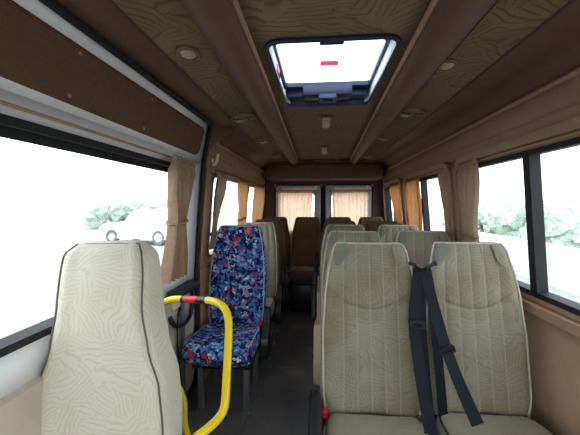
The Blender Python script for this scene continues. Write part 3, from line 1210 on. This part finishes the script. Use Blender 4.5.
def build_cushion(mat, ws, seams):
    bm, _ = pad(.48, CWT, CTT, seams, None, .012, ws, puff=.004, tip=.06, base_tip=.03)
    for v in bm.verts:      # loft axis z -> -y (forwards), front face -y -> +z
        x, y, z = v.co
        v.co = (x, -z, -y)
    return mesh('seat_cushion', bm, mat, angle=60)


def build_cushion_pipe(mat, ws, closed=True, sd=1):
    bm, ol = pad(.48, CWT, CTT, False, None, .012, ws, tip=.06, base_tip=.03)
    bm.free()
    ol = [p for p in ol if p[2] < .478]
    rt = [Vector((x + .001, -z, -y + .002)) for x, y, z in ol]
    lf = [Vector((-x - .001, -z, -y + .002)) for x, y, z in ol[::-1]]
    b2 = bmesh.new()
    if closed:
        # the rear edge bows upward across the seat
        n_ = 9
        a, b = lf[-1], rt[0]
        arc = [a.lerp(b, i / n_) + Vector((0, 0, .018 * math.sin(math.pi * i / n_))) for i in range(1, n_)]
        tube(b2, rt + lf + arc, .005, 6, closed=True)
    else:
        tube(b2, [p for p in (rt if sd > 0 else lf) if p.y > -.45], .005, 6)
    return mesh('cushion_piping', b2, mat)


def seat(x, y, label, group=None, kind='beige', aisle=-1, arm='up', recline=10, ws=1.0, cover='cover', dz=0, name='bus_seat', lean=0, belt=True):
    """x, y = centre of the seat on the floor, y = the line where backrest and cushion meet"""
    fab, pipe, cpipe, gus, seams = {'beige': ('fab', 'pipe_light', 'pipe_dark', 'gusset', True),
                                    'brown': ('fabshade', 'pipe_shade', 'pipe_shade', None, True),  # same upholstery as beige, browned by the shade put into its colour
                                    'blue': ('moq', 'pipe_blue', 'pipe_blue', None, False),
                                    'front': ('fabfront', 'pipe_grey', 'pipe_dark', None, False)}[kind]
    root = empty(name, (x, y, 0), label=label, cat='seat', group=group)
    hz = .41 + dz
    b = link('backrest', get(('b', fab, ws), lambda: build_back(fab, ws, seams)), root)
    b.location = (0, .065, hz)
    b.rotation_euler = (R(-recline), R(lean), 0)
    p = link('piping', get(('p', pipe, ws, fab), lambda: build_back_pipe(pipe, ws, kind == 'front')), b)
    if gus:
        for s in (-1, 1):
            g_ = gus if s < 0 else 'gussoft'
            link('headrest_patch', get(('g', g_, ws, s), lambda: build_gusset(g_, ws, s)), b, label='grey-green corner patch' if s < 0 else 'faint olive corner patch')
    cf_ = 'fabc' if fab == 'fab' else fab
    c = link('seat_cushion', get(('c', cf_, ws), lambda: build_cushion(cf_, ws, False)), root)
    c.location = (0, -.012, .400 + dz)
    c.rotation_euler = (R(-3), 0, 0)
    if kind == 'blue':
        for sd in (-1, 1):
            link('cushion_piping', build_cushion_pipe(cpipe, ws, False, sd), c)
    else:
        link('cushion_piping', get(('cp', cpipe, ws), lambda: build_cushion_pipe(cpipe, ws)), c)

    def frame():
        bm = bmesh.new()
        box(bm, -.19, .19, -.36, .06, .285, .335, .01)
        return mesh('seat_frame', bm, 'black')
    o = link('seat_frame', get('frame', frame), root)
    o.location = (0, 0, dz)
    for s in (-1, 1):
        for yy in (-.30, .02):
            def leg():
                bm = bmesh.new()
                box(bm, -.018, .018, -.02, .02, 0, .29, .004)
                box(bm, -.03, .03, -.035, .035, 0, .012, .003)
                return mesh('leg', bm, 'steel')
            l_ = link('leg', get('leg', leg), root)
            l_.location = (s * .15, yy, 0)
            if dz: l_.scale = (1, 1, (.29 + dz) / .29)
    if cover:
        def cov():
            bm = bmesh.new()
            # moulded side cover of the recliner hinge, a tapering rounded shield
            outl = [(-.10, .22), (.06, .20), (.10, .28), (.10, .46), (.085, .54), (.05, .57), (.01, .56), (-.02, .50), (-.06, .44), (-.12, .38), (-.13, .28)]
            pts = [(p.x, p.y) for p in catmull([Vector((a, b_, 0)) for a, b_ in outl], 4, closed=True)]
            v0 = [bm.verts.new((0, a, b_)) for a, b_ in pts]
            v1 = [bm.verts.new((.045, a * .92, (b_ - .42) * .94 + .42)) for a, b_ in pts]
            N = len(pts)
            for i in range(N):
                bm.faces.new((v0[i], v0[(i + 1) % N], v1[(i + 1) % N], v1[i]))
            bm.faces.new(v0[::-1])
            bm.faces.new(v1)
            return mesh('side_cover', bm, cover, angle=30)
        sc = link('side_cover', get(('cov', cover), cov), root)
        sc.location = (aisle * .218 * ws, .02, dz)
        sc.scale = (aisle, 1, 1)

        def knob():
            bm = bmesh.new()
            lathe(bm, [(.018, 0), (.018, .010), (.012, .014)], 14, Matrix.Translation((.043, .0, .37)) @ Matrix.Rotation(R(90), 4, 'Y'))
            return mesh('recliner_knob', bm, 'black')
        link('recliner_knob', get('knob', knob), sc)
    if arm:
        def armm():
            bm = bmesh.new()
            pts = catmull([(0, 0, 0), (0, -.02, .03), (0, -.10, .038), (0, -.22, .036), (0, -.31, .028), (0, -.335, .006)], 4)
            N = len(pts)
            tube(bm, pts, [.016 + .006 * math.sin(math.pi * min(1, i / (N - 2))) for i in range(N)], 10)
            for v in bm.verts: v.co.x *= .9
            return mesh('armrest', bm, 'black', angle=70)
        a = link('armrest', get('arm', armm), root)
        ax = aisle * (.222 * ws + (.04 if arm == 'up' else .022))
        if arm == 'up':
            a.location = (ax, .10, .58 + dz)
            a.rotation_euler = (R(-96), 0, 0)
            a.scale = (1, .72, 1)
        else:
            a.location = (ax, .02, .495 + dz)
            a.rotation_euler = (R(4), 0, 0)
            a.scale = (1.35, 1.1, 1.1)
    if belt:
        def bk():
            bm = bmesh.new()
            box(bm, -.012, .012, -.016, .016, -.10, .03, .004)
            return mesh('buckle', bm, 'black')
        k_ = link('buckle', get('bk', bk), root)
        k_.location = (aisle * .205 * ws, -.05, .462 + dz)
        k_.rotation_euler = (R(12), 0, 0)

        def rb():
            bm = bmesh.new()
            box(bm, -.0105, .0105, -.0175, .010, .004, .034, .003)
            return mesh('release_button', bm, 'red')
        link('release_button', get('rb', rb), k_)
    return root


# nearest seat, cut by the picture's edge
seat(-.678, .945, 'beige front seat nearest the camera, dark seam, beside the sliding door', kind='front', aisle=1, arm=None, recline=4, ws=.92, cover=None, belt=False, dz=.045, lean=-1.5)
# single row on the left
seat(-.614, 2.36, 'blue patterned moquette single seat with yellow rail before it', kind='blue', aisle=1, arm=None, recline=9, ws=.975, cover='black', dz=.015)
seat(-.600, 3.10, 'beige single seat directly behind the blue patterned seat', group='single seats on the door side', aisle=1, arm='up', recline=9, ws=.93, cover='black')
seat(-.600, 3.74, 'shade-browned single seat between the beige single seat and rear bench', kind='brown', group='single seats on the door side', aisle=1, arm='up', recline=7, ws=.93, cover='black')
# pairs on the right
AX, WX = .232, .695
seat(AX, 1.40, 'large beige aisle seat at the front of the pairs, black armrest down', group='paired aisle seats', aisle=-1, arm='down', cover=None)
seat(WX, 1.445, 'beige window seat in the front pair, half hidden by black belts', group='paired window seats', aisle=1, arm=None, cover=None, belt=False)
seat(AX, 2.08, 'beige aisle seat in the second pair, right behind the large front one', group='paired aisle seats', aisle=-1, arm='up')
seat(WX, 2.13, 'beige window seat in the second pair', group='paired window seats', aisle=1, arm=None, cover=None, belt=False)
seat(AX, 2.82, 'beige aisle seat in the third pair from the front', group='paired aisle seats', aisle=-1, arm='up')
seat(WX, 2.82, 'beige window seat in the third pair from the front', group='paired window seats', aisle=1, arm=None, cover=None, belt=False)
seat(AX, 3.52, 'shade-browned aisle seat in the fourth pair, just before the rear bench', kind='brown', group='paired aisle seats', aisle=-1, arm='up')
seat(WX, 3.52, 'shade-browned window seat in the fourth pair, just before the rear bench', kind='brown', group='paired window seats', aisle=1, arm=None, cover=None, belt=False)
# rear row of four
for x, lb, ww in ((-.612, 'shade-browned rear row seat in the corner on the sliding door side', .93), (-.165, 'shade-browned rear row seat facing the aisle, fully visible at its end', .95),
                  (.275, 'shade-browned rear row seat third from the sliding door side', .95), (.715, 'shade-browned rear row seat in the corner behind the window pairs', .95)):
    r_ = seat(x, 4.48, lb, kind='brown', group='rear row seats', arm=None, cover=None, recline=7, ws=ww, belt=False, dz=.05)
    bm = bmesh.new()
    box(bm, -.20, .20, -.40, .12, 0.0, .34, .01)
    obj('plinth', bm, 'black', r_)
    for ch in r_.children:
        if ch.name.startswith('backrest'): ch.scale = (1, 1, .94)

# ------------------------------------------------------------------ seat belts between the front pair
def ribbon(bm, pts, width, th=.0022, wdir=Vector((1, 0, 0)), n=6):
    pts = catmull(pts, n)
    rings = []
    for i, p in enumerate(pts):
        a, b = pts[max(0, i - 1)], pts[min(len(pts) - 1, i + 1)]
        t = (b - a).normalized()
        wd = (wdir - t * wdir.dot(t)).normalized()
        nn = t.cross(wd)
        q = width / 2
        rings.append([bm.verts.new(p + wd * sx * q + nn * sn * th / 2) for sx, sn in ((-1, -1), (1, -1), (1, 1), (-1, 1))])
    for a, b in zip(rings, rings[1:]):
        for k in range(4):
            bm.faces.new((a[k], a[(k + 1) % 4], b[(k + 1) % 4], b[k]))
    bm.faces.new(rings[0][::-1])
    bm.faces.new(rings[-1])


def belt(label, anchor, strands, plate, hookside):
    root = empty('seat_belt', anchor, label=label, cat='seat belt', group='seat belts of the front pair')
    o_ = Vector(anchor)
    for pts, wd, dr in strands:
        bm = bmesh.new()
        ribbon(bm, [P(*p) - o_ for p in pts], wd, wdir=Vector(dr))
        obj('webbing', bm, 'belt', root, smooth=False)
    pos, rot = plate
    bm = bmesh.new()
    rin = [p for p, t in rrect(-.020, .020, -.006, .006, .004, 3, 2)]
    rou = [p for p, t in rrect(-.033, .033, -.014, .018, .009, 3, 2)]
    ring_frame(bm, rin, rou, lambda u, v: Vector((u, -.004, v)), lambda u, v: Vector((u, .004, v)))
    box(bm, -.012, .012, -.002, .002, -.05, -.012, .001, 1)
    t = obj('belt_tongue', bm, 'black', root)
    t.location = P(*pos) - o_
    t.rotation_euler = rot
    bm = bmesh.new()
    pp = [Vector((hookside * .035, -.01, .022)), Vector((hookside * .018, -.014, .016)), Vector((0, -.008, 0)), Vector((0, .01, -.02))]
    tube(bm, catmull(pp, 4), .008, 8)
    bmesh.ops.create_icosphere(bm, subdivisions=2, radius=.011, matrix=Matrix.Translation(pp[0]))
    obj('guide_loop', bm, 'black', root)


belt('black seat belt hanging beside the aisle seat of the front pair', P(418.5, 268, 1.50),
     [([(419, 268, 1.50), (416.5, 290, 1.47), (414, 318, 1.43), (417, 350, 1.36), (424, 395, 1.30), (432, 440, 1.25)], .046, (1, -.1, 0)),
      ([(420, 268, 1.51), (421, 300, 1.47), (423, 340, 1.42), (427, 390, 1.36), (432, 440, 1.31)], .046, (1, .5, 0))],
     ((418, 325, 1.405), (0, R(8), 0)), -1)
belt('black seat belt slanting across the window seat of the front pair', P(426, 268, 1.50),
     [([(425, 268, 1.50), (430, 292, 1.46), (437, 318, 1.42), (446, 348, 1.36), (460, 385, 1.28), (478, 425, 1.22)], .046, (1, -.1, -.2)),
      ([(427, 270, 1.53), (432, 300, 1.50), (437, 345, 1.46), (442, 400, 1.41), (446, 440, 1.38)], .046, (1, .4, 0))],
     ((447, 351, 1.345), (0, R(-22), 0)), 1)

# ------------------------------------------------------------------ yellow grab rail
root = empty('grab_rail', (-.40, 1.2, 0), label='bent yellow grab rail with red and black tape before the blue seat', cat='grab rail')
o_ = Vector(root.location)
path = [Vector((-.612, 1.48, 0.0)), Vector((-.612, 1.48, .2)), P(184.5, 424, 1.48), P(184, 404, 1.48), P(180, 391, 1.48), P(171, 378, 1.49), P(162, 358, 1.5), P(157, 330, 1.5), P(158.5, 311, 1.5), P(164, 302.5, 1.49), P(175, 299, 1.46),
        P(190, 299.5, 1.42), P(206, 300, 1.37), P(217, 302.5, 1.33), P(225, 309, 1.30), P(228.5, 321, 1.28), P(228.5, 340, 1.25), P(227, 370, 1.19), P(225.5, 398, 1.13), P(223, 411, 1.11), P(216, 421, 1.08), P(206, 430, 1.05), P(195, 440, 1.02),
        Vector((-.40, 1.01, .52)), Vector((-.41, 1.01, .40)), Vector((-.41, 1.01, 0))]
cp = catmull(path, 5)
bm = bmesh.new()
tube(bm, [p - o_ for p in cp], .0155, 12)
obj('tube', bm, 'yellow', root)
bar = catmull([P(182.5, 299.2, 1.441), P(190, 299.5, 1.42), P(198, 299.7, 1.3955), P(207, 300.1, 1.367)], 6)
for a, b, m in ((0, 3, 'black'), (3, 12, 'red'), (12, 18, 'black')):
    bm = bmesh.new()
    tube(bm, [p - o_ for p in bar[a:b + 1]], .0168, 12)
    obj('tape_band', bm, m, root, label='red tape' if m == 'red' else 'black tape')
for p in (path[0], path[-1]):
    bm = bmesh.new()
    lathe(bm, [(.04, 0), (.04, .006), (.02, .012)], 18, Matrix.Translation(p - o_))
    obj('floor_flange', bm, 'yellow', root)

# grey post between door sill and the blue seat, with a hanging cable
root = empty('support_post', (-.85, 1.97, 0), label='grey upright post behind the rail by the sliding door sill', cat='post')
bm = bmesh.new()
box(bm, -.012, .012, -.02, .02, 0, .80, .004)
obj('post', bm, 'steel', root)
bm = bmesh.new()
tube(bm, catmull([(0, -.02, .70), (0, -.06, .66), (0, -.07, .5), (0, -.022, .2)], 6), .006, 8)
obj('cable', bm, 'black', root)

# ------------------------------------------------------------------ outside
bm = bmesh.new()
grid(bm, linspace(-60, 60, 5), linspace(-40, 90, 5), lambda x, y: Vector((x, y, -.62)))
obj('ground', bm, 'ground', smooth=False, kind='structure')


def car(loc, rz, label):
    root = empty('car', loc, rz, label=label, cat='car')
    prof_ = [(-2.25, .35), (-2.28, .75), (-2.2, 1.05), (-1.95, 1.12), (-1.75, 1.62), (-1.45, 1.74), (.1, 1.74), (.75, 1.14), (1.95, 1.0), (2.25, .8), (2.28, .4)]
    bm = bmesh.new()
    pts = prof_ + [(2.1, .28), (-2.1, .28)]
    rows = []
    for x in (-.9, -.86, .86, .9):
        s = 1 if abs(x) < .88 else .985
        rows.append([bm.verts.new((x if zz < 1.1 else x * .86, yy * s, zz if zz < .3 else .3 + (zz - .3) * s)) for yy, zz in pts])
    N = len(pts)
    for a, b in zip(rows, rows[1:]):
        for i in range(N):
            bm.faces.new((a[i], a[(i + 1) % N], b[(i + 1) % N], b[i]))
    bm.faces.new(rows[0])
    bm.faces.new(rows[-1][::-1])
    obj('car_body', bm, 'carw', root, angle=25)
    for sx in (-1, 1):
        for w_ in ([(-1.62, 1.16), (-1.5, 1.62), (-.75, 1.64), (-.75, 1.16)], [(-.66, 1.16), (-.66, 1.64), (.02, 1.62), (.5, 1.16)]):
            bm = bmesh.new()
            x = sx * .795
            v0 = [bm.verts.new((x, a, b)) for a, b in w_]
            v1 = [bm.verts.new((x - sx * .03, a, b)) for a, b in w_]
            bm.faces.new(v0)
            bm.faces.new(v1[::-1])
            for i in range(4):
                bm.faces.new((v0[i], v0[(i + 1) % 4], v1[(i + 1) % 4], v1[i]))
            obj('side_window', bm, 'carg', root, smooth=False)
        for yy in (-1.4, 1.42):
            mt = Matrix.Translation((sx * .80, yy, .36)) @ Matrix.Rotation(R(90) * sx, 4, 'Y')
            bm = bmesh.new()
            lathe(bm, [(.22, -.1), (.34, -.1), (.36, -.07), (.36, .09), (.34, .115), (.24, .115), (.22, .09)], 24, mt)
            wh = obj('wheel', bm, 'tyre', root)
            bm = bmesh.new()
            lathe(bm, [(.22, .08), (.20, .10), (.08, .09), (.05, .11)], 18, mt)
            obj('hub', bm, 'alu', wh)
    return root


car((-8.9, 16.4, -.62), R(78), 'white car parked outside the sliding door window')


def hedge(loc, size, label, seed, mat='hedge'):
    rnd = random.Random(seed)
    bm = bmesh.new()
    for i in range(34):
        c = Vector(((rnd.random() - .5) * size[0], (rnd.random() - .5) * size[1], rnd.uniform(.15, .85) * size[2]))
        r = rnd.uniform(.22, .42) * min(size)
        ret = bmesh.ops.create_icosphere(bm, subdivisions=3, radius=r, matrix=Matrix.Translation(c))
        for v in ret['verts']:
            d = (v.co - c)
            v.co = c + d * (1 + .25 * math.sin(19 * d.x / r + i) * math.sin(17 * d.z / r + 2 * i) + rnd.uniform(-.12, .12))
            v.co.z = max(0, v.co.z)
    o = obj('hedge', bm, mat, label=label, cat='hedge')
    o.location = loc
    return o


hedge((-15.5, 28, -.62), (6, 5, 2.3), 'haze-paled distant bushes beyond the parked white car', 3)
hedge((9.0, 16, -.62), (2.5, 9, 1.9), 'haze-paled hedge outside the second window beside paired seats', 5)
bm = bmesh.new()
box(bm, 5.6, 5.9, 6, 30, -.62, .35)
obj('garden_wall', bm, 'stone', smooth=False, label='low pale rendered wall before the hedge outside the right window', cat='wall')
